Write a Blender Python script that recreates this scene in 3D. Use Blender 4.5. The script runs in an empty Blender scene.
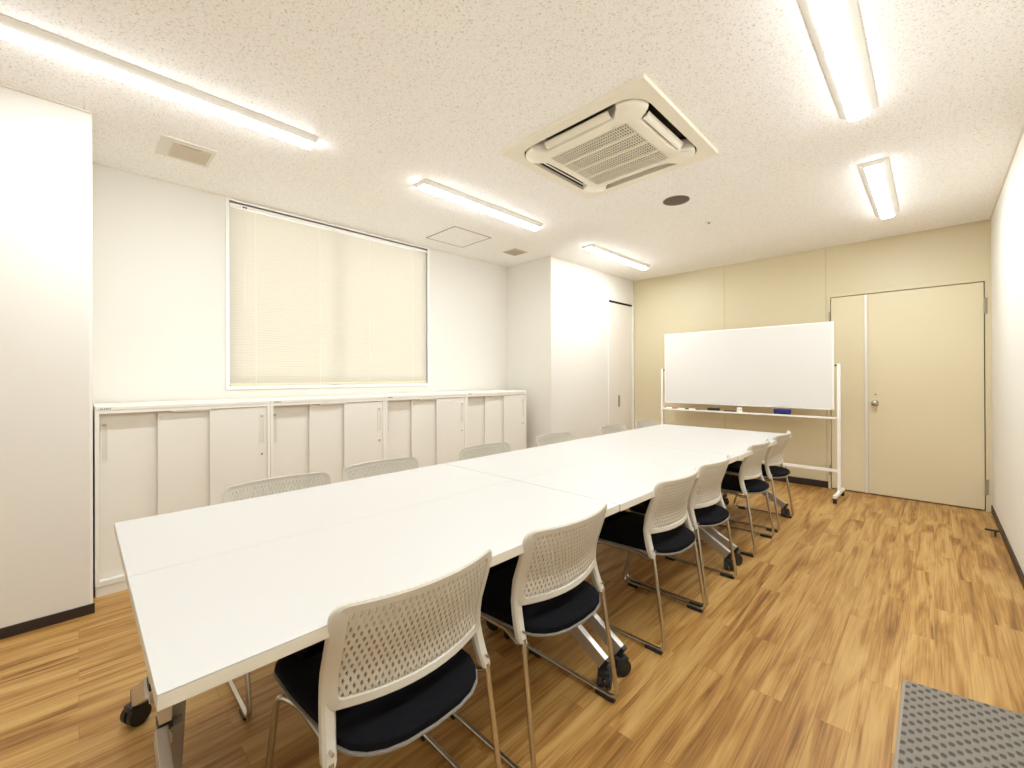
import bpy, bmesh, math, random
from mathutils import Vector, Matrix
random.seed(7)
S = bpy.context.scene
COL = S.collection
PI = math.pi

# ------------------------------------------------------------------ mesh helpers
class MB:
    """collects shapes in one bmesh and links them as one mesh object"""
    def __init__(self):
        self.bm = bmesh.new()

    def box(self, x0, x1, y0, y1, z0, z1, bev=0.0, seg=2):
        r = bmesh.ops.create_cube(self.bm, size=1.0)
        M = Matrix.Translation(((x0 + x1) / 2, (y0 + y1) / 2, (z0 + z1) / 2)) @ Matrix.Diagonal((abs(x1 - x0), abs(y1 - y0), abs(z1 - z0), 1))
        bmesh.ops.transform(self.bm, matrix=M, verts=r['verts'])
        if bev > 0:
            es = list({e for v in r['verts'] for e in v.link_edges})
            bmesh.ops.bevel(self.bm, geom=es, offset=bev, segments=seg, profile=0.5, affect='EDGES')
        return self

    def obox(self, p0, p1, w, h, up=(0, 0, 1), bev=0.0):
        """box beam from p0 to p1, width w sideways, height h along 'up'"""
        p0 = Vector(p0); p1 = Vector(p1); d = p1 - p0; L = d.length; d.normalize()
        side = d.cross(Vector(up)).normalized(); u = side.cross(d).normalized()
        r = bmesh.ops.create_cube(self.bm, size=1.0)
        R = Matrix((d, side, u)).transposed().to_4x4()
        M = Matrix.Translation((p0 + p1) / 2) @ R @ Matrix.Diagonal((L, w, h, 1))
        bmesh.ops.transform(self.bm, matrix=M, verts=r['verts'])
        if bev > 0:
            es = list({e for v in r['verts'] for e in v.link_edges})
            bmesh.ops.bevel(self.bm, geom=es, offset=bev, segments=2, profile=0.5, affect='EDGES')
        return self

    def cyl(self, p0, p1, r0, r1=None, n=20):
        p0 = Vector(p0); p1 = Vector(p1); d = p1 - p0
        r = bmesh.ops.create_cone(self.bm, cap_ends=True, segments=n, radius1=r0, radius2=r0 if r1 is None else r1, depth=d.length)
        M = Matrix.Translation((p0 + p1) / 2) @ d.to_track_quat('Z', 'Y').to_matrix().to_4x4()
        bmesh.ops.transform(self.bm, matrix=M, verts=r['verts'])
        return self

    def tube(self, pts, rad, n=10):
        """round tube swept along pts (already rounded), capped"""
        pts = [Vector(p) for p in pts]; N = len(pts); rings = []
        t0 = (pts[1] - pts[0]).normalized()
        ref = Vector((0, 1, 0)) if abs(t0.y) < 0.9 else Vector((1, 0, 0))
        a = t0.cross(ref).normalized()
        for i, p in enumerate(pts):
            t = ((pts[min(i + 1, N - 1)] - p).normalized() + (p - pts[max(i - 1, 0)]).normalized()).normalized() if 0 < i < N - 1 else \
                ((pts[1] - p) if i == 0 else (p - pts[i - 1])).normalized()
            a = (a - t * a.dot(t)).normalized(); b = t.cross(a)
            rings.append([self.bm.verts.new(p + (a * math.cos(q) + b * math.sin(q)) * rad) for q in [2 * PI * k / n for k in range(n)]])
        for i in range(N - 1):
            for k in range(n):
                self.bm.faces.new((rings[i][k], rings[i][(k + 1) % n], rings[i + 1][(k + 1) % n], rings[i + 1][k]))
        self.bm.faces.new(rings[0][::-1]); self.bm.faces.new(rings[-1])
        return self

    def loops(self, rings, cap=True, closed_stack=False):
        """skin a stack of equal-length closed loops"""
        vs = [[self.bm.verts.new(p) for p in r] for r in rings]
        n = len(vs[0]); m = len(vs)
        for i in range(m if closed_stack else m - 1):
            A = vs[i]; B = vs[(i + 1) % m]
            for k in range(n):
                self.bm.faces.new((A[k], A[(k + 1) % n], B[(k + 1) % n], B[k]))
        if cap and not closed_stack:
            self.bm.faces.new(vs[0][::-1]); self.bm.faces.new(vs[-1])
        return self

    def prism(self, pts, z0, z1):
        """vertical prism over a 2D outline"""
        return self.loops([[(x, y, z0) for x, y in pts], [(x, y, z1) for x, y in pts]])

    def build(self, name, mat, parent=None, smooth=False, mats=None, loc=None):
        bmesh.ops.recalc_face_normals(self.bm, faces=self.bm.faces)
        me = bpy.data.meshes.new(name)
        self.bm.to_mesh(me); self.bm.free()
        if smooth:
            for p in me.polygons: p.use_smooth = True
            try: me.set_sharp_from_angle(angle=math.radians(38))
            except Exception: pass
        for m in (mats or [mat]): me.materials.append(m)
        o = bpy.data.objects.new(name, me); COL.objects.link(o)
        if parent is not None: o.parent = parent
        if loc: o.location = loc
        return o

def rounded(pts, r, seg=5):
    """round the corners of a 3D polyline (ends kept)"""
    pts = [Vector(p) for p in pts]; out = [pts[0]]
    for i in range(1, len(pts) - 1):
        p, a, b = pts[i], pts[i - 1], pts[i + 1]
        rr = r[i - 1] if isinstance(r, (list, tuple)) else r
        da = (a - p).normalized(); db = (b - p).normalized()
        q = min(rr, (a - p).length * .48, (b - p).length * .48)
        s, e = p + da * q, p + db * q
        for k in range(seg + 1):
            t = k / seg
            out.append(s * (1 - t) ** 2 + p * 2 * t * (1 - t) + e * t * t)
    out.append(pts[-1]); return out

def rrect(hx, hy, r, seg=6, cx=0, cy=0):
    out = []
    for sx, sy, a0 in ((1, 1, 0), (-1, 1, 90), (-1, -1, 180), (1, -1, 270)):
        for k in range(seg + 1):
            a = math.radians(a0 + 90 * k / seg)
            out.append((cx + sx * (hx - r) + r * math.cos(a), cy + sy * (hy - r) + r * math.sin(a)))
    return out

def tag(o, label, cat, group=None):
    o['label'] = label; o['category'] = cat
    if group: o['group'] = group
    return o

def thing(name, label, cat, loc=(0, 0, 0), rz=0, group=None):
    o = bpy.data.objects.new(name, None); COL.objects.link(o)
    o.empty_display_size = .1; o.location = loc; o.rotation_euler = (0, 0, rz)
    return tag(o, label, cat, group)

def struct(o):
    o['kind'] = 'structure'; return o

def copy_tree(o, parent=None):
    c = o.copy(); COL.objects.link(c)
    if parent is not None: c.parent = parent
    for ch in list(o.children): copy_tree(ch, c)
    return c

# ------------------------------------------------------------------ materials
def srgb(r, g, b):
    f = lambda c: (c / 255) / 12.92 if c / 255 <= .04045 else ((c / 255 + .055) / 1.055) ** 2.4
    return (f(r), f(g), f(b), 1)

def mat(name, col, rough=.5, metal=0, spec=.5, bump=0, bscale=200, coat=0):
    m = bpy.data.materials.new(name); m.use_nodes = True
    nt = m.node_tree; b = nt.nodes['Principled BSDF']
    b.inputs['Base Color'].default_value = col; b.inputs['Roughness'].default_value = rough
    b.inputs['Metallic'].default_value = metal; b.inputs['Specular IOR Level'].default_value = spec
    b.inputs['Coat Weight'].default_value = coat
    if bump:
        t = nt.nodes.new('ShaderNodeTexCoord'); n = nt.nodes.new('ShaderNodeTexNoise'); n.inputs['Scale'].default_value = bscale
        n.inputs['Detail'].default_value = 4
        k = nt.nodes.new('ShaderNodeBump'); k.inputs['Strength'].default_value = bump; k.inputs['Distance'].default_value = .002
        nt.links.new(t.outputs['Object'], n.inputs['Vector']); nt.links.new(n.outputs['Fac'], k.inputs['Height'])
        nt.links.new(k.outputs['Normal'], b.inputs['Normal'])
    return m

def emis(name, col, s):
    m = bpy.data.materials.new(name); m.use_nodes = True; nt = m.node_tree; nt.nodes.clear()
    e = nt.nodes.new('ShaderNodeEmission'); e.inputs['Color'].default_value = col; e.inputs['Strength'].default_value = s
    o = nt.nodes.new('ShaderNodeOutputMaterial'); nt.links.new(e.outputs[0], o.inputs[0]); return m

WALL = mat('white_wallpaper', (.79, .76, .695, 1), .85, spec=.2, bump=.15, bscale=350)
CREAM = mat('cream_steel_panel', (.67, .59, .40, 1), .42, spec=.4)
CREAMDOOR = mat('cream_painted_door', (.73, .645, .445, 1), .4, spec=.4)
DARKGAP = mat('dark_gap', (.03, .025, .02, 1), .8)
BASE = mat('dark_brown_vinyl_base', (.03, .018, .012, 1), .5)
CABM = mat('cabinet_warm_grey_steel', (.79, .755, .68, 1), .4)
CABF = mat('cabinet_frame_steel', (.83, .80, .73, 1), .4)
CABD = mat('cabinet_dark_line', (.10, .085, .06, 1), .6)
TABLE = mat('white_table_laminate', (.575, .56, .53, 1), .38, spec=.4)
TEDGE = mat('table_edge_band', (.70, .65, .54, 1), .45)
ALU = mat('satin_aluminium', (.62, .60, .57, 1), .35, metal=.75)
ALUB = mat('grey_leg_paint', (.30, .27, .23, 1), .5, metal=.2)
CHROME = mat('chrome_tube', (.62, .60, .56, 1), .22, metal=1)
BLACKP = mat('black_plastic', (.012, .012, .014, 1), .45)
SHELL = mat('white_grey_plastic', (.60, .56, .475, 1), .45)
SEATR = mat('seat_rim_plastic', (.26, .24, .21, 1), .4)
SEATF = mat('black_seat_fabric', (.006, .006, .008, 1), .9, spec=.12, bump=.4, bscale=900)
WBOARD = mat('whiteboard_enamel', (.75, .73, .695, 1), .22, spec=.5)
WFRAME = mat('whiteboard_white_frame', (.88, .86, .82, 1), .4)
ACW = mat('ac_plastic', (.88, .83, .70, 1), .5)
ACD = mat('ac_dark_inside', (.11, .085, .055, 1), .7)
FIXT = mat('light_body_enamel', (.86, .84, .79, 1), .5)
SPK = mat('speaker_mesh', (.125, .09, .06, 1), .6, bump=.6, bscale=900)
VENT = mat('vent_plastic', (.62, .54, .42, 1), .6)
BLUE = mat('blue_felt_eraser', (.012, .018, .17, 1), .6)
DKGREEN = mat('dark_green_eraser', (.02, .035, .028, 1), .7)
RED = mat('red_marker_cap', (.55, .06, .05, 1), .4)
METAL = mat('steel_knob', (.55, .52, .48, 1), .25, metal=1)
HINGE = mat('hinge_steel', (.42, .37, .29, 1), .4, metal=.6)
BLINDCORD = mat('blind_cord', (.86, .82, .74, 1), .7)
WINFR = mat('window_frame_white', (.90, .88, .84, 1), .4)
LAMP = emis('led_lens', (.935, 1.0, 1.045, 1), 20.5)

def ceiling_mat():
    m = bpy.data.materials.new('rock_wool_ceiling_board'); m.use_nodes = True; nt = m.node_tree; b = nt.nodes['Principled BSDF']
    L = nt.links.new
    t = nt.nodes.new('ShaderNodeTexCoord')
    n = nt.nodes.new('ShaderNodeTexNoise'); n.inputs['Scale'].default_value = 120; n.inputs['Detail'].default_value = 3; n.inputs['Distortion'].default_value = 1.2
    L(t.outputs['Object'], n.inputs['Vector'])
    r = nt.nodes.new('ShaderNodeValToRGB'); r.color_ramp.elements[0].position = .34; r.color_ramp.elements[0].color = (.66, .61, .53, 1)
    r.color_ramp.elements[1].position = .44; r.color_ramp.elements[1].color = (.96, .94, .915, 1)
    L(n.outputs['Fac'], r.inputs[0]); L(r.outputs[0], b.inputs['Base Color'])
    b.inputs['Roughness'].default_value = .95; b.inputs['Specular IOR Level'].default_value = .1
    k = nt.nodes.new('ShaderNodeBump'); k.inputs['Strength'].default_value = .35; k.inputs['Distance'].default_value = .002
    L(r.outputs[0], k.inputs['Height']); L(k.outputs[0], b.inputs['Normal'])
    return m
CEIL = ceiling_mat()

def floor_mat():
    m = bpy.data.materials.new('oak_vinyl_planks'); m.use_nodes = True; nt = m.node_tree; b = nt.nodes['Principled BSDF']
    L = nt.links.new; N = nt.nodes.new
    t = N('ShaderNodeTexCoord'); mp = N('ShaderNodeMapping'); mp.inputs['Rotation'].default_value = (0, 0, PI / 2)
    L(t.outputs['Object'], mp.inputs['Vector'])
    br = N('ShaderNodeTexBrick'); br.offset = .41; br.inputs['Scale'].default_value = 1
    br.inputs['Brick Width'].default_value = .92; br.inputs['Row Height'].default_value = .102
    br.inputs['Mortar Size'].default_value = .0008; br.inputs['Mortar Smooth'].default_value = .3; br.inputs['Bias'].default_value = 0
    br.inputs['Color1'].default_value = (0, 0, 0, 1); br.inputs['Color2'].default_value = (1, 1, 1, 1); br.inputs['Mortar'].default_value = (.3, .3, .3, 1)
    L(mp.outputs[0], br.inputs['Vector'])
    # per-plank offset of the grain
    off = N('ShaderNodeVectorMath'); off.operation = 'SCALE'; off.inputs['Scale'].default_value = 9.0
    L(br.outputs['Color'], off.inputs[0])
    ad = N('ShaderNodeVectorMath'); ad.operation = 'ADD'; L(mp.outputs[0], ad.inputs[0]); L(off.outputs[0], ad.inputs[1])
    st = N('ShaderNodeVectorMath'); st.operation = 'MULTIPLY'; st.inputs[1].default_value = (.9, 9, 1); L(ad.outputs[0], st.inputs[0])
    n1 = N('ShaderNodeTexNoise'); n1.inputs['Scale'].default_value = 1.3; n1.inputs['Detail'].default_value = 6; n1.inputs['Distortion'].default_value = 1.3
    L(st.outputs[0], n1.inputs['Vector'])
    st2 = N('ShaderNodeVectorMath'); st2.operation = 'MULTIPLY'; st2.inputs[1].default_value = (2.6, 110, 1); L(ad.outputs[0], st2.inputs[0])
    n2 = N('ShaderNodeTexNoise'); n2.inputs['Scale'].default_value = 1.2; n2.inputs['Detail'].default_value = 5; n2.inputs['Distortion'].default_value = .4
    L(st2.outputs[0], n2.inputs['Vector'])
    r = N('ShaderNodeValToRGB'); e = r.color_ramp.elements
    e[0].position = .24; e[0].color = (.20, .088, .020, 1)
    e[1].position = .72; e[1].color = (.56, .35, .125, 1)
    q = e.new(.42); q.color = (.38, .19, .048, 1)
    q = e.new(.55); q.color = (.49, .285, .088, 1)
    a1 = N('ShaderNodeMath'); a1.operation = 'MULTIPLY_ADD'; a1.inputs[1].default_value = .06; L(br.outputs['Color'], a1.inputs[0]); L(n1.outputs['Fac'], a1.inputs[2])
    a2 = N('ShaderNodeMath'); a2.operation = 'MULTIPLY_ADD'; a2.inputs[1].default_value = .50; L(n2.outputs['Fac'], a2.inputs[0]); L(a1.outputs[0], a2.inputs[2])
    a3 = N('ShaderNodeMath'); a3.operation = 'SUBTRACT'; a3.inputs[1].default_value = .295; L(a2.outputs[0], a3.inputs[0])
    L(a3.outputs[0], r.inputs[0])
    mx = N('ShaderNodeMix'); mx.data_type = 'RGBA'; mx.blend_type = 'MULTIPLY'; mx.inputs['Factor'].default_value = 1
    L(r.outputs[0], mx.inputs['A'])
    mo = N('ShaderNodeMapRange'); mo.inputs['To Min'].default_value = 1; mo.inputs['To Max'].default_value = .62; L(br.outputs['Fac'], mo.inputs['Value'])
    L(mo.outputs[0], mx.inputs['B'])
    L(mx.outputs['Result'], b.inputs['Base Color'])
    b.inputs['Roughness'].default_value = .42; b.inputs['Specular IOR Level'].default_value = .35
    k = N('ShaderNodeBump'); k.inputs['Strength'].default_value = .12; k.inputs['Distance'].default_value = .002; L(n2.outputs['Fac'], k.inputs['Height']); L(k.outputs[0], b.inputs['Normal'])
    return m
FLOOR = floor_mat()

def rug_mat():
    m = bpy.data.materials.new('grey_dimpled_carpet'); m.use_nodes = True; nt = m.node_tree; b = nt.nodes['Principled BSDF']
    L = nt.links.new; N = nt.nodes.new
    t = N('ShaderNodeTexCoord'); sp = N('ShaderNodeSeparateXYZ'); L(t.outputs['Object'], sp.inputs[0])
    def s(inp, k):
        a = N('ShaderNodeMath'); a.operation = 'MULTIPLY'; a.inputs[1].default_value = k; L(inp, a.inputs[0])
        c = N('ShaderNodeMath'); c.operation = 'COSINE'; L(a.outputs[0], c.inputs[0]); return c.outputs[0]
    # staggered dots: cos(x)*cos(y) high
    p = N('ShaderNodeMath'); p.operation = 'MULTIPLY'; L(s(sp.outputs['X'], 2 * PI / .038), p.inputs[0]); L(s(sp.outputs['Y'], 2 * PI / .050), p.inputs[1])
    n = N('ShaderNodeTexNoise'); n.inputs['Scale'].default_value = 260; L(t.outputs['Object'], n.inputs['Vector'])
    a = N('ShaderNodeMath'); a.operation = 'MULTIPLY_ADD'; a.inputs[1].default_value = .9; L(n.outputs['Fac'], a.inputs[0]); L(p.outputs[0], a.inputs[2])
    r = N('ShaderNodeValToRGB'); e = r.color_ramp.elements
    e[0].position = .55; e[0].color = (.245, .222, .185, 1); e[1].position = 1.0; e[1].color = (.095, .08, .06, 1)
    L(a.outputs[0], r.inputs[0]); L(r.outputs[0], b.inputs['Base Color'])
    b.inputs['Roughness'].default_value = .95
    k = N('ShaderNodeBump'); k.invert = True; k.inputs['Strength'].default_value = .8; k.inputs['Distance'].default_value = .004; L(a.outputs[0], k.inputs['Height']); L(k.outputs[0], b.inputs['Normal'])
    return m
RUG = rug_mat(); RUGE = mat('grey_rug_binding', (.33, .29, .23, 1), .9)

def slat_mat():
    m = bpy.data.materials.new('blind_slat_cream'); m.use_nodes = True; nt = m.node_tree; nt.nodes.clear(); L = nt.links.new; N = nt.nodes.new
    d = N('ShaderNodeBsdfPrincipled'); d.inputs['Base Color'].default_value = (.72, .68, .60, 1); d.inputs['Roughness'].default_value = .5
    t = N('ShaderNodeBsdfTranslucent'); t.inputs['Color'].default_value = (.95, .91, .83, 1)
    x = N('ShaderNodeMixShader'); x.inputs[0].default_value = .14; o = N('ShaderNodeOutputMaterial')
    L(d.outputs[0], x.inputs[1]); L(t.outputs[0], x.inputs[2]); L(x.outputs[0], o.inputs[0]); return m
SLAT = slat_mat()

def glass_mat():
    m = bpy.data.materials.new('window_glass'); m.use_nodes = True; nt = m.node_tree; nt.nodes.clear(); L = nt.links.new; N = nt.nodes.new
    t = N('ShaderNodeBsdfTransparent'); t.inputs['Color'].default_value = (.95, .97, .96, 1)
    g = N('ShaderNodeBsdfGlossy'); g.inputs['Roughness'].default_value = .05
    f = N('ShaderNodeFresnel'); f.inputs['IOR'].default_value = 1.45
    x = N('ShaderNodeMixShader'); o = N('ShaderNodeOutputMaterial')
    L(f.outputs[0], x.inputs[0]); L(t.outputs[0], x.inputs[1]); L(g.outputs[0], x.inputs[2]); L(x.outputs[0], o.inputs[0]); return m
GLASS = glass_mat()

# ------------------------------------------------------------------ room numbers (metres; camera stands at x=0,y=0)
CAMH = 1.218
H = 2.599; XR = .369; YF = 5.689; XL = -3.825; XC = -3.11; YN = 3.796; YC = .052; YB = -1.5
T = .15
WY0, WY1, WZ0, WZ1 = .807, 2.60, 1.150, 2.572          # window opening in the left wall
DX0, DX1, DZ = -.787, .331, 2.056                      # main door opening in the far wall
KY0, KY1, KZ = 5.012, 5.655, 2.250                     # closet opening
AX0, AX1, AY0, AY1 = -1.877, -.933, 1.813, 2.757       # ceiling cassette

struct(MB().box(XL - T, XR + T, YB - T, YF + T, -.1, 0).build('floor', FLOOR))
c = MB(); q = .03
c.box(XL - T, AX0 + q, YB - T, YF + T, H, H + .1); c.box(AX1 - q, XR + T, YB - T, YF + T, H, H + .1)
c.box(AX0 + q, AX1 - q, YB - T, AY0 + q, H, H + .1); c.box(AX0 + q, AX1 - q, AY1 - q, YF + T, H, H + .1)
struct(c.build('ceiling', CEIL))
# left wall with the window opening
w = MB()
w.box(XL - T, XL, YC, WY0, 0, H); w.box(XL - T, XL, WY1, YN, 0, H)
w.box(XL - T, XL, WY0, WY1, 0, WZ0); w.box(XL - T, XL, WY0, WY1, WZ1, H)
struct(w.build('wall_left', WALL))
struct(MB().box(XL - T, XC, YB - T, YC, 0, H, bev=.012).build('wall_left_near', WALL))
w = MB()
w.box(XL - T, XC, YN, KY0, 0, H); w.box(XL - T, XC, KY0, KY1, KZ, H); w.box(XL - T, XC, KY1, YF, 0, H); w.box(XL - T, XC - .14, KY0, KY1, 0, KZ)
struct(w.build('wall_left_far', WALL))
w = MB()
w.box(XL - T, DX0, YF, YF + T, 0, H); w.box(DX0, DX1, YF, YF + T, DZ, H); w.box(DX1, XR + T, YF, YF + T, 0, H)
struct(w.build('wall_far', CREAM))
struct(MB().box(XR, XR + T, YB - T, YF, 0, H).build('wall_right', WALL))
struct(MB().box(XL - T, XR + T, YB - T, YB, 0, H).build('wall_back', WALL))
# base boards
def baseb(name, *a): struct(MB().box(*a).build(name, BASE))
baseb('baseboard_left_near', XC, XC + .008, YB, YC + .006, 0, .050)
baseb('baseboard_left_far', XC, XC + .008, YN + .0, KY0 - .02, 0, .060)
baseb('baseboard_far', XC + .008, DX0 - .026, YF - .008, YF, 0, .072)
baseb('baseboard_right', XR - .008, XR, YB, YF, 0, .062)
baseb('baseboard_back', XC + .008, XR - .008, YB, YB + .008, 0, .06)
# panel joints of the far partition, corner strips, thin ceiling cornice
tn = [0]
def trim(mb, m):
    tn[0] += 1; struct(mb.build('trim_%d' % tn[0], m))
SEAM = mat('panel_joint_strip', (.60, .50, .31, 1), .5)
for x in (-1.864, -.826):
    trim(MB().box(x - .004, x + .004, YF - .0035, YF, .072, H - .012), SEAM)
trim(MB().box(XR - .012, XR, YF - .012, YF, .0, H - .012), CREAM)
trim(MB().box(XC, XC + .012, YF - .012, YF, .06, H - .012), CREAM)
trim(MB().box(XC + .012, XR - .012, YF - .012, YF, H - .012, H), CREAM)
trim(MB().box(XC, XC + .010, KY1 + .004, YF - .012, .0, KZ), WALL)
# thin wall-to-ceiling moulding in the white part
MOULD = mat('ceiling_moulding', (.80, .745, .65, 1), .6)
trim(MB().box(XL, XL + .010, YC, YN, H - .008, H), MOULD)
trim(MB().box(XL + .01, XC, YN - .010, YN, H - .008, H), MOULD)
trim(MB().box(XC, XC + .010, YN, YF - .012, H - .008, H), MOULD)
trim(MB().box(XC, XC + .010, YB, YC, H - .008, H), MOULD)
trim(MB().box(XR - .010, XR, YB, YF - .012, H - .008, H), MOULD)

# ------------------------------------------------------------------ main double door
door = bpy.data.objects.new('door_1', None); COL.objects.link(door); door.location = (DX0, YF, 0); struct(door)
def dloc(mb): return mb
fr = MB(); ox = -DX0
fr.box(-.024, 0, -.012, .10, 0, DZ + .030); fr.box(DX1 - DX0, DX1 - DX0 + .026, -.012, .10, 0, DZ + .030); fr.box(0, DX1 - DX0, -.012, .10, DZ, DZ + .030)
fr.build('door_frame', CREAM, door)
MB().box(0, DX1 - DX0, .045, .12, 0, DZ).build('door_rebate', DARKGAP, door)
sp = -.489 - DX0
l1 = MB().box(.005, sp - .014, 0.0, .04, .010, DZ - .006, bev=.001).build('side_leaf', CREAMDOOR, door)
l2 = MB().box(sp + .012, DX1 - DX0 - .006, 0.0, .04, .010, DZ - .006, bev=.001).build('door_leaf', CREAMDOOR, door)
MB().box(sp - .013, sp + .011, -.010, .035, .010, DZ - .006, bev=.002).build('meeting_strip', mat('white_astragal', (.80, .78, .73, 1), .35, metal=.2), door)
kx, kz = -.423 - DX0, .935
kn = MB()
kn.cyl((kx, 0, kz), (kx, -.006, kz), .030, n=24); kn.cyl((kx, -.006, kz), (kx, -.035, kz), .011)
prof = [(.012, -.033), (.022, -.040), (.027, -.050), (.026, -.060), (.018, -.067), (.006, -.069)]
kn.loops([[(kx + r * math.cos(2 * PI * k / 24), y, kz + r * math.sin(2 * PI * k / 24)) for k in range(24)] for r, y in prof])
kn.build('door_knob', METAL, door, smooth=True)
MB().cyl((kx + .004, .002, kz + .088), (kx + .004, -.004, kz + .088), .009).build('thumb_turn', METAL, door, smooth=True)
for (x, z0, z1) in ((DX1 - DX0 + .001, 1.765, 1.905), (DX1 - DX0 + .001, .150, .285), (-.006, 1.80, 1.90), (-.006, .15, .25)):
    hg = MB(); hg.cyl((x, -.018, z0), (x, -.018, z1), .008, n=12)
    hg.box(x - .003, x + .016 if x > .5 else x + .003, -.016, -.010, z0, z1)
    hg.build('hinge', HINGE, door, smooth=True)

# ------------------------------------------------------------------ closet folding door
cd = bpy.data.objects.new('door_2', None); COL.objects.link(cd); cd.location = (XC, KY0, 0); struct(cd)
W2 = KY1 - KY0
CLM = mat('closet_door_white', (.84, .80, .73, 1), .45)
MB().box(-.045, -.018, .004, W2 / 2 - .0015, .012, KZ - .022, bev=.002).build('folding_leaf', CLM, cd)
MB().box(-.045, -.018, W2 / 2 + .0015, W2 - .004, .012, KZ - .022, bev=.002).build('folding_leaf', CLM, cd)
MB().box(-.05, -.006, 0, W2, KZ - .018, KZ).build('track', DARKGAP, cd)
jb = MB(); jb.box(-.006, .008, -.022, .0, 0, KZ); jb.box(-.006, .008, W2, W2 + .020, 0, KZ); jb.box(-.006, .008, -.022, W2 + .020, KZ, KZ + .012)
jb.build('door_frame', WINFR, cd)
hd = MB(); hy = W2 / 2 - .035
hd.box(-.018, -.012, hy - .02, hy + .02, .79, .955, bev=.002); hd.box(-.013, -.002, hy - .009, hy + .009, .81, .935, bev=.003)
hd.build('handle', mat('handle_nickel', (.42, .38, .32, 1), .35, metal=.6), cd)

# ------------------------------------------------------------------ window with venetian blind
wn = bpy.data.objects.new('window_1', None); COL.objects.link(wn); wn.location = (XL, WY0, WZ0); struct(wn)
WW, WH = WY1 - WY0, WZ1 - WZ0
f = MB()
f.box(-.03, .012, -.022, 0, -.022, WH + .012); f.box(-.03, .012, WW, WW + .022, -.022, WH + .012)
f.box(-.03, .012, 0, WW, -.022, 0); f.box(-.03, .012, 0, WW, WH, WH + .012)
f.build('casing', WINFR, wn)
s = MB(); mid = .855
for y0, y1 in ((0, mid + .02), (mid - .02, WW)):
    xo = -.125 if y0 == 0 else -.105
    s.box(xo, xo + .02, y0, y0 + .04, 0, WH); s.box(xo, xo + .02, y1 - .04, y1, 0, WH); s.box(xo, xo + .02, y0, y1, 0, .05); s.box(xo, xo + .02, y0, y1, WH - .04, WH)
s.build('sash', WINFR, wn)
g = MB(); g.box(-.117, -.113, .04, mid, .05, WH - .04); g.box(-.097, -.093, mid, WW - .04, .05, WH - .04)
g.build('pane', GLASS, wn)

bl = thing('venetian_blind', 'closed cream venetian blind covering the window above the cabinets', 'blind', (XL, WY0, WZ0))
MB().box(-.020, .006, .004, WW - .004, WH - .040, WH - .014, bev=.003).build('head_rail', WINFR, bl)
MB().box(-.013, .005, .004, WW - .004, .006, .020, bev=.003).build('bottom_rail', mat('blind_bottom_rail', (.76, .68, .48, 1), .5), bl)
sm = MB(); pitch = .0205; n = int((WH - .062) / pitch); a = math.radians(60)
for i in range(n):
    zc = .030 + pitch * i; rows = []
    for k in range(4):
        u = -.0125 + .025 * k / 3; bow = .0022 * (1 - (u / .0125) ** 2)
        rows.append((-.004 + u * math.cos(a) - bow * math.sin(a), zc + u * math.sin(a) + bow * math.cos(a)))
    vs = [[sm.bm.verts.new((x, y, z)) for (x, z) in rows] for y in (.004, WW - .004)]
    for k in range(3): sm.bm.faces.new((vs[0][k], vs[0][k + 1], vs[1][k + 1], vs[1][k]))
me_sl = sm.build('slats', SLAT, bl, smooth=True)
cdm = MB()
for y in (.18, WW / 2 - .22, WW / 2 + .24, WW - .18):
    cdm.box(.0085, .0095, y - .0015, y + .0015, .02, WH - .04)
cdm.build('ladder_cord', BLINDCORD, bl)
MB().tube([(.010, .105, WH - .03), (.014, .105, WH - .08), (.014, .105, .62)], .0035, 8).build('tilt_wand', BLINDCORD, bl)
MB().box(.004, .012, .092, .118, WH - .036, WH - .026).build('tilter', DARKGAP, bl)

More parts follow.
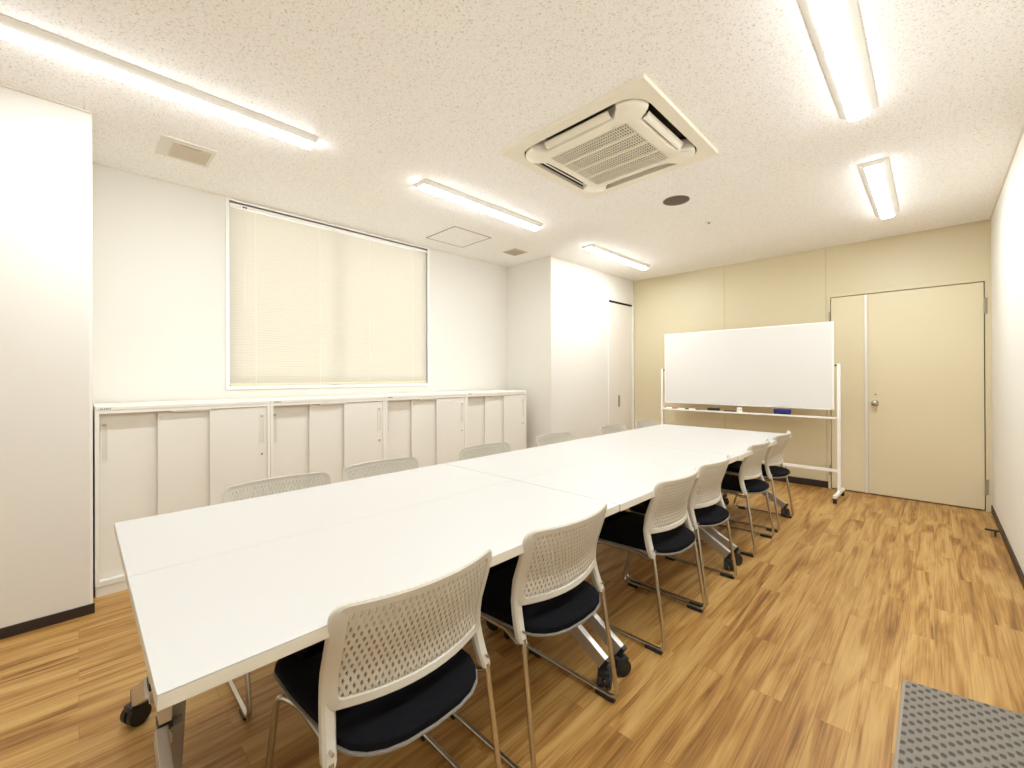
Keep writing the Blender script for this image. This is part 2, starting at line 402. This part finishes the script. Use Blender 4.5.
# ------------------------------------------------------------------ sliding door cabinets
def make_cabinet(width):
    r = thing('sliding_door_cabinet', '', 'cabinet')
    D, HT = .50, 1.057; t = .018
    b = MB()
    b.box(-D, -.001, 0, t, .055, HT - .02); b.box(-D, -.001, width - t, width, .055, HT - .02)
    b.box(-D, -D + .01, 0, width, .055, HT - .02); b.box(-D, -.001, t, width - t, .055, .082)
    b.box(-D, -.001, t, width - t, HT - .040, HT - .02); b.box(-D + .01, -.006, width / 2 - .1, width / 2 + .1, HT - .05, HT - .04)
    b.build('body', CABF, r)
    MB().box(-D, .002, 0, width, HT - .02, HT, bev=.002).build('top', CABF, r)
    MB().box(-D + .01, -.006, .002, width - .002, 0, .052).build('plinth', CABM, r)
    MB().box(-.090, -.080, t, width - t, .082, HT - .04).build('back_liner', CABD, r)
    iw = width - 2 * t; z0, z1 = .084, HT - .043
    specs = [(t, t + iw * .335, -.058, -.046), (t + iw * .300, t + iw * .63, -.039, -.027), (t + iw * .605, t + iw, -.020, -.007)]
    doors = []
    for y0, y1, x0, x1 in specs:
        doors.append(MB().box(x0, x1, y0 + .001, y1 - .001, z0, z1, bev=.0015).build('sliding_door', CABM, r))
    def pull(y, zt, zb, x, par):
        h = MB()
        h.box(x, x + .004, y - .016, y - .012, zb, zt); h.box(x, x + .004, y + .012, y + .016, zb, zt)
        h.box(x, x + .004, y - .016, y + .016, zt - .004, zt); h.box(x, x + .004, y - .016, y + .016, zb, zb + .004)
        h.build('recessed_pull', CABF, par)
        MB().box(x - .0005, x + .0012, y - .012, y + .012, zb + .004, zt - .004).build('pull_recess', PULLR, par)
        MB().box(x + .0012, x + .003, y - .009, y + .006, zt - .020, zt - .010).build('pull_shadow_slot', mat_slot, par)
    pull(.040, .965, .745, -.046, doors[0]); pull(width - .050, .965, .760, -.007, doors[2])
    lk = MB(); lk.cyl((-.007, width - .052, .690), (-.002, width - .052, .690), .012, n=18)
    lk.build('lock_rim', CABF, doors[2], smooth=True)
    MB().cyl((-.004, width - .052, .690), (-.001, width - .052, .690), .0065, n=12).build('keyhole', CABD, doors[2], smooth=True)
    lb = MB()
    for k, wd in enumerate((.005, .004, .005, .006, .004, .005)):
        lb.box(.002, .0026, .022 + k * .0075, .022 + k * .0075 + wd, HT - .016, HT - .009)
    lb.build('maker_mark', CABD, r)
    return r
PULLR = mat('pull_recess_steel', (.69, .65, .56, 1), .5)
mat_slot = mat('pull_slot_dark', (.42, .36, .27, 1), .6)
CY = [.062, .9435, 1.825, 2.7065, 3.588]
cab_labels = ['low beige sliding-door cabinet against the wall right beside the near column',
              'low beige sliding-door cabinet under the left half of the window blind',
              'low beige sliding-door cabinet just beyond the right half of the window blind',
              'low beige sliding-door cabinet farthest from the camera, its side in the room corner']
cab0 = make_cabinet(CY[1] - CY[0] - .002)
for i in range(4):
    o = cab0 if i == 0 else copy_tree(cab0)
    o.location = (-3.308, CY[i] + .001, 0); o['label'] = cab_labels[i]; o['group'] = 'sliding-door cabinets along the window wall'

# ------------------------------------------------------------------ tables
TZ = .710
TX = [(-2.047, -1.4675), (-1.4665, -.887)]; TY = [(.087, 1.503), (1.506, 2.921), (2.924, 4.340)]
def caster(mb, x, y, a):
    """twin-wheel caster whose wheel axis points along angle a"""
    ax = Vector((math.cos(a), math.sin(a), 0)); c0 = Vector((x, y, .034))
    for d in (-.016, .016):
        mb.cyl(c0 + ax * (d - .010), c0 + ax * (d + .010), .034, n=26)
        mb.cyl(c0 + ax * (d - .0115 if d < 0 else d + .0115), c0 + ax * d, .018, n=16)
    mb.cyl(c0 - ax * .022, c0 + ax * .022, .008, n=10)
    mb.cyl((x, y, .034), (x, y, .095), .012, n=14)
    fw = Vector((-ax.y, ax.x, 0))
    mb.obox(c0 - fw * .030 + Vector((0, 0, .030)), c0 + fw * .026 + Vector((0, 0, .026)), .044, .022, bev=.004)
def make_table(s):
    """table 0.58 x 1.416; origin under its centre; outer long side at +x, posts near the inner side"""
    W, L = .5795, 1.4155
    r = thing('folding_table', '', 'table')
    top = MB().box(-W / 2, W / 2, -L / 2, L / 2, TZ - .003, TZ, bev=.001).build('tabletop', TABLE, r)
    MB().box(-W / 2, W / 2, -L / 2, L / 2, TZ - .028, TZ - .0031, bev=.0015).build('edge_band', TEDGE, top)
    for e in (-1, 1):
        y = e * (L / 2 - .054); yp = e * (L / 2 - .062); px = -.190
        MB().obox((px + .012, y, .345), (.256, y, .088), .025, .054, bev=.002).build('leg_foot', ALU, r)
        MB().box(px - .022, px + .022, yp - .013, yp + .013, .315, .640, bev=.002).build('leg_post', ALU, r)
        pb = MB(); y0 = -e * .013; y1 = -e * .060
        pb.loops([[(px - .022, y0, .20), (px - .022, y0 + (y1 - y0) * .45, .20), (px - .006, y0 + (y1 - y0) * .45, .20), (px - .006, y0, .20)],
                  [(px - .022, y0, TZ - .028), (px - .022, y1, TZ - .028), (px - .006, y1, TZ - .028), (px - .006, y0, TZ - .028)]])
        pb.build('side_bracket', ALUB, r, loc=(0, yp, 0))
        MB().box(px - .0235, px + .0235, yp - .0145, yp + .0145, .352, .372).build('post_band', BLACKP, r)
        MB().box(px - .032, px + .032, yp - .018, yp + .018, .632, TZ - .028, bev=.003).build('pivot_block', BLACKP, r)
        yi = yp - e * .022
        MB().obox((px, yi, .36), (px - .046, yi, .100), .026, .050, up=(1, 0, 0), bev=.002).build('leg_foot', ALUB, r)
        for k, a in ((1, .45), (-1, 1.2)):
            cm = MB(); xx = .254 if k > 0 else px - .046
            if k > 0: cm.obox((.250, y, .093), (.264, y, .084), .028, .058, bev=.003)
            else: cm.box(px - .068, px - .022, yi - .014, yi + .014, .084, .104)
            caster(cm, xx, y if k > 0 else yi, a * e); cm.build('caster', BLACKP, r, smooth=True)
    MB().box(px - .012, px + .012, -L / 2 + .07, L / 2 - .07, .640, .668, bev=.002).build('stretcher', ALU, r)
    return r
rowname = ['nearest the camera', 'in the middle of the row', 'nearest the whiteboard']
for i, (x0, x1) in enumerate(TX):
    for j, (y0, y1) in enumerate(TY):
        if i == 0 and j == 0: base_t = make_table(1); o = base_t
        else: o = copy_tree(base_t)
        o.location = ((x0 + x1) / 2 + .004 * j, (y0 + y1) / 2, 0); o.rotation_euler = (0, 0, PI if i == 0 else 0)
        side = 'window-side' if i == 0 else 'door-side'
        o['label'] = 'white-topped wheeled table, ' + side + ' one of the pair ' + rowname[j]
        o['group'] = 'white tables pushed together into one long table'

# ------------------------------------------------------------------ mesh-back sled chairs (sitter faces -x)
def back_x(s, z):
    t = (z - .41) / (.745 - .41)
    prof = .200 if t <= 0 else None
    if prof is None:
        pts = [(0, .196), (.12, .180), (.30, .164), (.50, .168), (.75, .198), (.88, .212), (1.0, .221), (1.1, .232)]
        for (a0, b0), (a1, b1) in zip(pts, pts[1:]):
            if t <= a1:
                u = (t - a0) / (a1 - a0); prof = b0 + (b1 - b0) * u; break
        else: prof = .228
    bul = .052 * (1 - min(1, (abs(s) / .225)) ** 2)
    return prof + bul

def make_chair():
    r = thing('mesh_back_chair', '', 'chair')
    bk = MB()
    # perforated field: staggered diamond tiles, each a ring of four quads
    zc, zb, zt, hs = .620, .520, .733, .199
    w_, h_ = .0074, .0160; a_, b_ = .0033, .0078
    nj = int((zt - zb) / h_) + 2; ni = int(2 * hs / w_) + 3
    cache = {}
    def V(s, z, back):
        k = (round(s, 5), round(z, 5), back)
        if k not in cache:
            cache[k] = bk.bm.verts.new((back_x(s, z) + (.0045 if back else -.0025), s, z))
        return cache[k]
    for j in range(nj):
        for i in range(ni):
            if (i + j) % 2: continue
            cs = -hs - w_ + i * w_ + .0; cz = zb - h_ / 2 + j * h_
            if abs(cs) > hs + .002 or cz > zt + .004 or cz < zb - .004: continue
            O = [(cs + w_, cz), (cs, cz + h_), (cs - w_, cz), (cs, cz - h_)]
            I = [(cs + a_, cz), (cs, cz + b_), (cs - a_, cz), (cs, cz - b_)]
            for back in (0, 1):
                ov = [V(*p, back) for p in O]; iv = [V(*p, back) for p in I]
                for k in range(4):
                    q_ = (ov[k], ov[(k + 1) % 4], iv[(k + 1) % 4], iv[k])
                    bk.bm.faces.new(q_ if back else q_[::-1])
            f_ = [V(*p, 0) for p in I]; g_ = [V(*p, 1) for p in I]
            for k in range(4): bk.bm.faces.new((f_[k], f_[(k + 1) % 4], g_[(k + 1) % 4], g_[k]))
    bk_mesh = bk
    # frame ring around it
    def loop(hw, zlo, zhi, rad, sag, n=7):
        out = []
        cz_, hh = (zlo + zhi) / 2, (zhi - zlo) / 2
        for sx, sz, a0 in ((1, 1, 0), (-1, 1, 90), (-1, -1, 180), (1, -1, 270)):
            rr = rad if sz > 0 else rad * .7
            arc = [(sx * (hw - rr) + rr * math.cos(math.radians(a0 + 90 * k / n)), cz_ + sz * (hh - rr) + rr * math.sin(math.radians(a0 + 90 * k / n))) for k in range(n + 1)]
            out += arc
            # intermediate points on the long top / bottom edges
            if (sx, sz) == (1, 1):
                x0_, z0_ = arc[-1]; out += [(x0_ + (-2 * (hw - rr)) * k / 12, z0_) for k in range(1, 12)]
            if (sx, sz) == (-1, 1):
                x0_, z0_ = arc[-1]; z1_ = cz_ - hh + rad * .7; out += [(x0_, z0_ + (z1_ - z0_) * k / 6) for k in range(1, 6)]
            if (sx, sz) == (-1, -1):
                x0_, z0_ = arc[-1]; out += [(x0_ + 2 * (hw - rr) * k / 12, z0_) for k in range(1, 12)]
            if (sx, sz) == (1, -1):
                x0_, z0_ = arc[-1]; z1_ = cz_ + hh - rad; out += [(x0_, z0_ + (z1_ - z0_) * k / 6) for k in range(1, 6)]
        res = []
        for s_, z_ in out:
            low = max(0, (cz_ - z_) / hh)
            res.append((s_, z_ - sag * low * max(0, 1 - (s_ / hw) ** 2)))
        return res
    outer = loop(.2255, .502, .750, .034, .006); o2 = loop(.2205, .506, .7455, .030, .006); inner = loop(.195, .522, .730, .016, .006); i2 = loop(.192, .525, .727, .014, .006)
    def off(lp, d): return [(back_x(s_, z_) + d, s_, z_) for s_, z_ in lp]
    bk_mesh.loops([off(outer, -.005), off(outer, .0035), off(o2, .0085), off(inner, .0085), off(i2, .004), off(i2, -.0015), off(o2, -.0035), off(loop(.2225, .505, .7475, .032, .006), -.005)], closed_stack=True)
    # arms running down from the lower corners to the rear legs
    for sg in (-1, 1):
        rings = []
        for k, (z, wd, th, s_) in enumerate([(.600, .026, .012, .2095), (.560, .030, .017, .2085), (.520, .032, .022, .2085), (.480, .031, .025, .2110), (.445, .030, .026, .2145), (.412, .030, .026, .218), (.405, .024, .020, .218)]):
            x = back_x(.2225, z) if z > .41 else .200
            x = x + .004; hw_, ht_ = wd / 2, th / 2
            rg = [(hw_, ht_ * .4), (hw_ * .6, ht_), (-hw_ * .6, ht_), (-hw_, ht_ * .4), (-hw_, -ht_ * .8), (-hw_ * .7, -ht_), (hw_ * .7, -ht_), (hw_, -ht_ * .8)]
            rings.append([(x + b2 - .004, sg * s_ + a2, z) for a2, b2 in rg])
        bk_mesh.loops(rings)
    back = bk_mesh.build('backrest', SHELL, r, smooth=True)
    for sg in (-1, 1):
        MB().cyl((.198, sg * .217, .436), (.2145, sg * .217, .436), .0035, n=10).build('screw', CHROME, back, smooth=True)
    # seat outline (x rear +)
    def outline(gr):
        pts = []
        for k in range(0, 13):                      # rear half-round
            a2 = math.radians(-90 + 180 * k / 12)
            c_, s_ = math.cos(a2), math.sin(a2); pts.append((.10 + (.175 + gr) * max(0, c_) ** .74, (.198 + gr) * math.copysign(abs(s_) ** .74, s_)))
        pts += [(.0, .2075 + gr), (-.06, .212 + gr)]
        for k in range(0, 6):
            a2 = math.radians(90 + 90 * k / 5); pts.append((-.125 - .045 - (0) + (.045 + gr) * math.cos(a2), .168 + (.045 + gr) * math.sin(a2)))
        for k in range(0, 6):
            a2 = math.radians(180 + 90 * k / 5); pts.append((-.125 - .045 + (.045 + gr) * math.cos(a2), -.168 + (.045 + gr) * math.sin(a2)))
        pts += [(-.06, -.212 - gr), (.0, -.2075 - gr)]
        return pts
    def at(gr, z): return [(x, y, z) for x, y in outline(gr)]
    stt = MB().loops([at(-.004, .412), at(0, .420), at(-.002, .431), at(-.012, .439), at(-.035, .444), at(-.09, .447)])
    stt.build('seat', SEATF, r, smooth=True)
    MB().loops([at(-.030, .398), at(-.006, .402), at(.003, .409), at(.003, .4135), at(-.002, .4145)]).build('seat_shell', SEATR, r, smooth=True)
    for sg in (-1, 1):
        y = sg * .231
        pts = [(.203, sg * .218, .415), (.262, y, .016), (-.215, y, .016), (-.103, y * .985, .405), (-.03, sg * .196, .396), (.115, sg * .196, .398), (.175, sg * .212, .386), (.209, sg * .2180, .400)]
        path = rounded(pts, [.035, .05, .045, .03, .02, .02], seg=6)
        leg = MB().tube(path, .0085, 10).build('sled_frame', CHROME, r, smooth=True)
        MB().box(.170, .248, y - .0115, y + .0115, .0, .018, bev=.003).build('floor_glide', BLACKP, leg)
        MB().box(-.175, -.115, y - .0105, y + .0105, .0, .014, bev=.003).build('floor_glide', BLACKP, leg)
    cr = MB(); cr.tube([(-.11, -.2, .392), (-.11, .2, .392)], .007, 8); cr.tube([(.10, -.19, .390), (.10, .19, .390)], .007, 8)
    cr.build('cross_tube', CHROME, r, smooth=True)
    return r
chair0 = make_chair()
RX, LXX = -1.10, -1.948
ords = ['nearest the camera', 'second from the camera', 'third from the camera', 'fourth from the camera', 'fifth from the camera', 'sixth from the camera']
right = [(.585, 0, 0), (1.172, .0, 0), (2.022, .003, 0), (2.525, -.002, 0), (3.410, -.012, 0), (4.040, -.012, 0)]
left = [(.650, .03, 0), (1.175, 0, 0), (1.940, 0, 0), (2.690, -.01, 0), (3.570, 0, 0), (4.230, 0, 0)]
for i, (y, dx, a_) in enumerate(right):
    o = chair0 if i == 0 else copy_tree(chair0)
    o.location = (RX + dx, y, 0); o.rotation_euler = (0, 0, a_)
    o['label'] = 'white mesh-back chair with black seat on the door side, ' + ords[i]; o['group'] = 'chairs along the door side of the tables'
for i, (y, dx, a_) in enumerate(left):
    o = copy_tree(chair0)
    o.location = (LXX + dx, y, 0); o.rotation_euler = (0, 0, PI + a_)
    o['label'] = 'white mesh-back chair tucked in on the window side, ' + ords[i]; o['group'] = 'chairs along the window side of the tables'

# ------------------------------------------------------------------ whiteboard on wheels
wb = thing('whiteboard', 'large rolling whiteboard on a white frame before the cream wall', 'whiteboard', (-1.545, 5.28, 0), -.03)
BX = .912
bo = MB().box(-BX, .848, -.020, .000, .876, 1.752, bev=.003).build('board_frame', WFRAME, wb)
MB().box(-BX + .014, .834, -.0222, -.020, .890, 1.738).build('writing_surface', WBOARD, wb)
for sg, px in ((-1, -.950), (1, .884)):
    MB().box(px - .014, px + .014, -.018, .010, .075, 1.335 if sg > 0 else 1.312, bev=.003).build('post', WFRAME, wb)
    MB().box(px - .016, px + .016, -.235, .190, .050, .080, bev=.006).build('foot', WFRAME, wb)
    MB().cyl((px, -.004, 1.318 if sg > 0 else 1.296), (px - sg * .032, -.004, 1.318 if sg > 0 else 1.296), .008, n=12).build('pivot_pin', BLACKP, wb, smooth=True)
    for yy in (-.215, .170):
        cm = MB(); cm.cyl((px - .012, yy, .024), (px + .012, yy, .024), .024, n=20); cm.cyl((px, yy, .03), (px, yy, .052), .009); cm.box(px - .015, px + .015, yy - .018, yy + .012, .030, .046, bev=.003)
        cm.build('caster', mat_c if 'mat_c' in globals() else BLACKP, wb, smooth=True)
tr = MB(); tr.box(-.936, .870, -.070, .005, .796, .804); tr.box(-.936, .870, -.074, -.066, .792, .810); tr.build('pen_tray', WFRAME, wb)
MB().box(-.936, .870, -.014, .006, .262, .290, bev=.002).build('lower_bar', WFRAME, wb)
def TP(x, dy=0, dz=0): return (x, 5.28 - .036 + dy - .03 * (x + 1.545), .804 + dz)
# things on the tray
ty, tz = 5.25 - .036, .814
def small(name, label, cat, mb, m, grp=None, smooth=False, loc=None):
    o = mb.build(name, m, None, smooth); o.location = loc; return tag(o, label, cat, grp)
e = thing('eraser', 'blue whiteboard eraser on the right half of the pen tray', 'eraser', TP(-1.140))
MB().box(-.078, .078, -.024, .024, .016, .060, bev=.008).build('eraser_body', BLUE, e); MB().box(-.072, .072, -.021, .021, 0, .018, bev=.002).build('eraser_pad', mat('eraser_felt', (.02, .02, .06, 1), .9), e)
e = thing('eraser', 'dark green flat eraser on the left half of the pen tray', 'eraser', TP(-1.845))
MB().box(-.066, .066, -.022, .022, .016, .036, bev=.005).build('eraser_body', DKGREEN, e); MB().box(-.062, .062, -.020, .020, 0, .016, bev=.002).build('eraser_pad', BLACKP, e)
e = thing('magnet_clip', 'small white clip standing on the middle of the pen tray', 'clip', TP(-1.560))
MB().box(-.026, .026, -.006, .006, .0, .056, bev=.003).build('clip_plate', WFRAME, e); MB().box(-.02, .02, -.016, -.006, .028, .040, bev=.003).build('clip_grip', CABF, e)
for (x, cap, col, lab) in ((-2.365, RED, WFRAME, 'white whiteboard marker with a red cap at the left end of the tray'), (-2.200, BLACKP, WFRAME, 'white marker with a black cap, second from the tray left end'),
                           (-2.070, mat('blue_cap', (.05, .06, .25, 1), .4), WFRAME, 'white marker with a dark blue cap, third from the tray left end'),
                           (-1.660, BLACKP, BLACKP, 'slim black marker lying beside the white clip')):
    mk = thing('marker_pen', lab, 'marker', TP(x, -.012, .009), -.03, 'marker pens on the whiteboard tray')
    MB().cyl((-.062, 0, 0), (.020, 0, 0), .008, n=14).build('barrel', col, mk, smooth=True)
    MB().cyl((.020, 0, 0), (.062, 0, 0), .0088, n=14).build('cap', cap, mk, smooth=True)

# ------------------------------------------------------------------ ceiling lights
def make_light():
    L = 1.25; r = thing('ceiling_light', '', 'light')
    b = MB()
    prof = [(-.076, 0), (-.076, -.006), (-.043, -.030), (.043, -.030), (.076, -.006), (.076, 0)]
    b.loops([[(x, y, z) for x, z in prof] for y in (-L / 2, L / 2)])
    b.build('light_body', FIXT, r)
    ln = MB(); lp = [(-.042, -.030), (-.041, -.0345), (-.030, -.039), (0, -.042), (.030, -.039), (.041, -.0345), (.042, -.030)]
    ln.loops([[(x, y, z) for x, z in lp] for y in (-L / 2 + .004, L / 2 - .004)])
    ln.build('light_lens', LAMP, r)
    return r
lt = make_light()
spots = [(-2.580, .338, 'long LED ceiling light on the window side, cut by the left picture edge'),
         (-2.580, 2.325, 'long LED ceiling light on the window side, middle one of its row'),
         (-2.580, 4.385, 'long LED ceiling light on the window side nearest the far wall'),
         (-.272, 2.245, 'long LED ceiling light on the door side, cut by the top picture edge'),
         (-.272, 4.225, 'long LED ceiling light on the door side nearest the far wall'),
         (-.272, .265, 'long LED ceiling light on the door side above the camera, out of view')]
for i, (x, y, lab) in enumerate(spots):
    o = lt if i == 0 else copy_tree(lt)
    o.location = (x, y, H); o['label'] = lab; o['group'] = 'linear LED ceiling lights'

# ------------------------------------------------------------------ ceiling cassette air conditioner
acx, acy = (AX0 + AX1) / 2, (AY0 + AY1) / 2
ac = thing('ceiling_air_conditioner', 'square cream ceiling cassette air conditioner with a slatted intake grille', 'air conditioner', (acx, acy, H))
hw = (AX1 - AX0) / 2
hs_ = MB(); hi = hw - .032
hs_.box(-hi, hi, -hi, -hi + .01, -.004, .16); hs_.box(-hi, hi, hi - .01, hi, -.004, .16); hs_.box(-hi, -hi + .01, -hi, hi, -.004, .16); hs_.box(hi - .01, hi, -hi, hi, -.004, .16); hs_.box(-hi, hi, -hi, hi, .15, .16)
hs_.build('housing', ACD, ac)
# trim plate: square outside, round-cornered opening
def sq(h, n=7):
    out = []
    for sx, sy in ((1, 1), (-1, 1), (-1, -1), (1, -1)):
        for k in range(n):
            t = k / (n - 1)
            # corner point with points spread towards neighbours so counts match rrect
            out.append((sx * h, sy * h))
    return out
def ringpts(f_out, f_in, z0, z1, mb):
    mb.loops([[(x, y, z0) for x, y in f_out], [(x, y, z1) for x, y in f_out], [(x, y, z1) for x, y in f_in], [(x, y, z0) for x, y in f_in]], closed_stack=True)
pl = MB(); ringpts(rrect(hw, hw, .006, 6), rrect(.408, .408, .13, 6), -.022, 0, pl)
pl.build('trim_plate', ACW, ac)
# intake panel: rounded body with notches on the four sides for the outlets
def panel_outline(ri, rc, half, n=6):
    out = []
    for q_ in range(4):
        a2 = q_ * PI / 2; ca, sa = math.cos(a2), math.sin(a2)
        loc = [(ri, -half + .02), (ri - .004, -half / 2), (ri - .006, 0), (ri - .004, half / 2), (ri, half - .02)]
        # step out to the corner arc
        cr = .115
        st = (rc, half + .055)
        loc.append((ri + .012, half + .010))
        loc.append((rc - .008, half + .040))
        for k in range(n + 1):
            b2 = math.radians(90 * k / n)
            loc.append((rc - cr + cr * math.cos(b2), rc - cr + cr * math.sin(b2)))
        loc.append((half + .040, rc - .008)); loc.append((half + .010, ri + .012))
        out += [(ca * x - sa * y, sa * x + ca * y) for x, y in loc]
    return out
gh = .256
po = panel_outline(.325, .398, .235)
pi_ = MB()
n_ = len(po)
def resample_square(poly, h):
    out = []
    for x, y in poly:
        m_ = max(abs(x), abs(y)); out.append((x / m_ * h, y / m_ * h))
    return out
pin = resample_square(po, gh)
sc = lambda P, k: [(x * k, y * k) for x, y in P]
pi_.loops([[(x, y, .03) for x, y in sc(po, .985)], [(x, y, -.030) for x, y in po], [(x, y, -.040) for x, y in sc(po, .975)],
           [(x, y, -.046) for x, y in resample_square(po, .285)], [(x, y, -.046) for x, y in pin], [(x, y, -.02) for x, y in pin], [(x, y, .03) for x, y in pin]], closed_stack=True)
pi_.build('intake_panel', ACW, ac, smooth=True)
ib = MB().box(-gh, gh, -gh, gh, .0, .02).build('filter_mesh', ACD, ac)
gr = MB()
ns = 34
for i in range(ns):
    x = -gh + 2 * gh * (i + .5) / ns
    gr.box(x - .0023, x + .0023, -gh, gh, -.045, -.039)
for i in range(20):
    y = -gh + 2 * gh * (i + .5) / 20
    gr.box(-gh, gh, y - .0014, y + .0014, -.043, -.038)
gr.build('grille', ACW, ac)
rb = MB()
for k in (-.5, 0, .5): rb.box(-gh, gh, k * gh - .006, k * gh + .006, -.047, -.036)
rb.build('grille_rib', ACW, ac)
for q_ in range(4):
    a2 = q_ * PI / 2
    vn = MB(); rows = [(.332, -.037), (.343, -.034), (.354, -.027), (.362, -.014)]
    top_ = [(x + .003, z + .004) for x, z in rows]
    ring = rows + top_[::-1]
    vn.loops([[(math.cos(a2) * x - math.sin(a2) * y, math.sin(a2) * x + math.cos(a2) * y, z) for x, z in ring] for y in (-.215, .215)])
    vn.build('air_vane', ACW, ac, smooth=True)

# ------------------------------------------------------------------ other things on the ceiling
sk = thing('ceiling_speaker', 'round dark brown ceiling speaker near the air conditioner', 'speaker', (-1.430, 3.292, H))
MB().loops([[(r_ * math.cos(2 * PI * k / 40), r_ * math.sin(2 * PI * k / 40), z_) for k in range(40)] for r_, z_ in ((.115, 0), (.113, -.005), (.104, -.008), (.098, -.006), (.098, 0))]).build('speaker_rim', FIXT, sk, smooth=True)
MB().loops([[(r_ * math.cos(2 * PI * k / 40), r_ * math.sin(2 * PI * k / 40), z_) for k in range(40)] for r_, z_ in ((.098, -.001), (.098, -.0065), (.06, -.010), (.01, -.011))]).build('speaker_grille', SPK, sk, smooth=True)
sr = thing('sprinkler_head', 'tiny flush sprinkler head in the ceiling beyond the speaker', 'sprinkler', (-1.428, 3.975, H))
MB().cyl((0, 0, 0), (0, 0, -.006), .036, n=24).build('escutcheon', FIXT, sr, smooth=True); MB().cyl((0, 0, -.006), (0, 0, -.016), .012, .008, n=14).build('head', HINGE, sr, smooth=True)
hx0, hx1, hy0, hy1 = -3.575, -3.115, 2.416, 2.880
hc = thing('ceiling_access_hatch', 'square ceiling access hatch with a thin grey metal frame', 'hatch', ((hx0 + hx1) / 2, (hy0 + hy1) / 2, H))
hf = MB(); h2 = .230; t2 = .011
for a0, a1, b0, b1 in ((-h2, h2, -h2, -h2 + t2), (-h2, h2, h2 - t2, h2), (-h2, -h2 + t2, -h2 + t2, h2 - t2), (h2 - t2, h2, -h2 + t2, h2 - t2)): hf.box(a0, a1, b0, b1, -.004, 0)
hf.build('hatch_frame', mat('hatch_aluminium', (.36, .33, .28, 1), .5, metal=.3), hc)
MB().box(-h2 + t2, h2 - t2, -h2 + t2, h2 - t2, -.002, 0).build('hatch_panel', CEIL, hc)
vt = thing('ceiling_vent', 'small square grey ceiling vent above the far room corner', 'vent', (-3.295, 3.400, H))
MB().box(-.100, .100, -.100, .100, -.006, 0, bev=.002).build('vent_plate', VENT, vt)
vs_ = MB()
for k in range(9): vs_.box(-.085, .085, -.080 + k * .019, -.072 + k * .019, -.009, -.006)
vs_.build('vent_slats', mat('vent_slat', (.50, .43, .33, 1), .6), vt)
v2 = thing('ceiling_vent', 'small ceiling vent with a white surround beside the near window-side light', 'vent', (-3.235, .480, H))
rp = MB()
for a0, a1, b0, b1 in ((-.150, .130, -.150, -.090), (-.150, .130, .096, .115), (-.150, -.110, -.090, .096), (.100, .130, -.090, .096)): rp.box(a0, a1, b0, b1, -.005, 0)
rp.build('vent_surround', WALL, v2)
MB().box(-.110, .100, -.090, .096, -.012, 0).build('vent_plate', VENT, v2)
MB().box(.086, .098, -.060, .040, -.015, -.012).build('vent_slot', HINGE, v2)

# ------------------------------------------------------------------ door stop and mat
ds = thing('door_stop', 'small steel door stop with a dark rubber top on the floor by the right wall', 'door stop', (.318, 4.820, 0))
MB().cyl((0, 0, 0), (0, 0, .046), .016, n=18).build('stop_post', METAL, ds, smooth=True)
MB().box(-.045, .030, -.014, .014, .044, .056, bev=.004).build('rubber_top', BLACKP, ds)

mt = thing('floor_mat', 'grey dimpled carpet mat on the wood floor in the near right corner', 'mat', (-.095, 1.765, 0))
Q = [(.0, -.70), (.004, .520), (.012, .531), (.450, .611), (.450, -.70)]
def inset(P, d):
    cx_, cy_ = .22, 0
    return [(x + d * (1 if x < cx_ else -1), y + d * (1 if y < cy_ else -1)) for x, y in P]
MB().loops([[(x, y, 0) for x, y in Q], [(x, y, .010) for x, y in Q], [(x, y, .014) for x, y in inset(Q, .004)]]).build('mat_binding', RUGE, mt)
MB().loops([[(x, y, .006) for x, y in inset(Q, .010)], [(x, y, .0165) for x, y in inset(Q, .010)], [(x, y, .018) for x, y in inset(Q, .013)]]).build('mat_pile', RUG, mt)

# ------------------------------------------------------------------ daylight outside the window
wd = bpy.data.worlds.new('daylight'); S.world = wd; wd.use_nodes = True
bg = wd.node_tree.nodes['Background']; bg.inputs[0].default_value = (1, .97, .90, 1); bg.inputs[1].default_value = 1.5

# ------------------------------------------------------------------ camera
f_, th, cy_, pit, rol = 427.298, .7782, 375.666, .0021, -.0037
cc, ss = math.cos(th), math.sin(th)
r0 = Vector((cc, ss, 0)); d0 = Vector((-ss, cc, 0)); u0 = Vector((0, 0, 1))
F = d0 * math.cos(pit) + u0 * math.sin(pit); U = u0 * math.cos(pit) - d0 * math.sin(pit)
R_ = r0 * math.cos(rol) + U * math.sin(rol); U2 = U * math.cos(rol) - r0 * math.sin(rol)
cam = bpy.data.cameras.new('camera'); co = bpy.data.objects.new('camera', cam); COL.objects.link(co)
co.matrix_world = Matrix.Translation((0, 0, CAMH)) @ Matrix((R_, U2, -F)).transposed().to_4x4()
cam.sensor_fit = 'HORIZONTAL'; cam.sensor_width = 36; cam.lens = f_ / 1024 * 36
cam.shift_x = 0; cam.shift_y = -(384 - cy_) / 1024; cam.clip_start = .02
S.camera = co
S.view_settings.view_transform = 'Standard'; S.view_settings.look = 'None'; S.view_settings.gamma = 1
S.view_settings.exposure = 1.62; S.view_settings.use_curve_mapping = False
S.cycles.max_bounces = 10; S.cycles.diffuse_bounces = 7
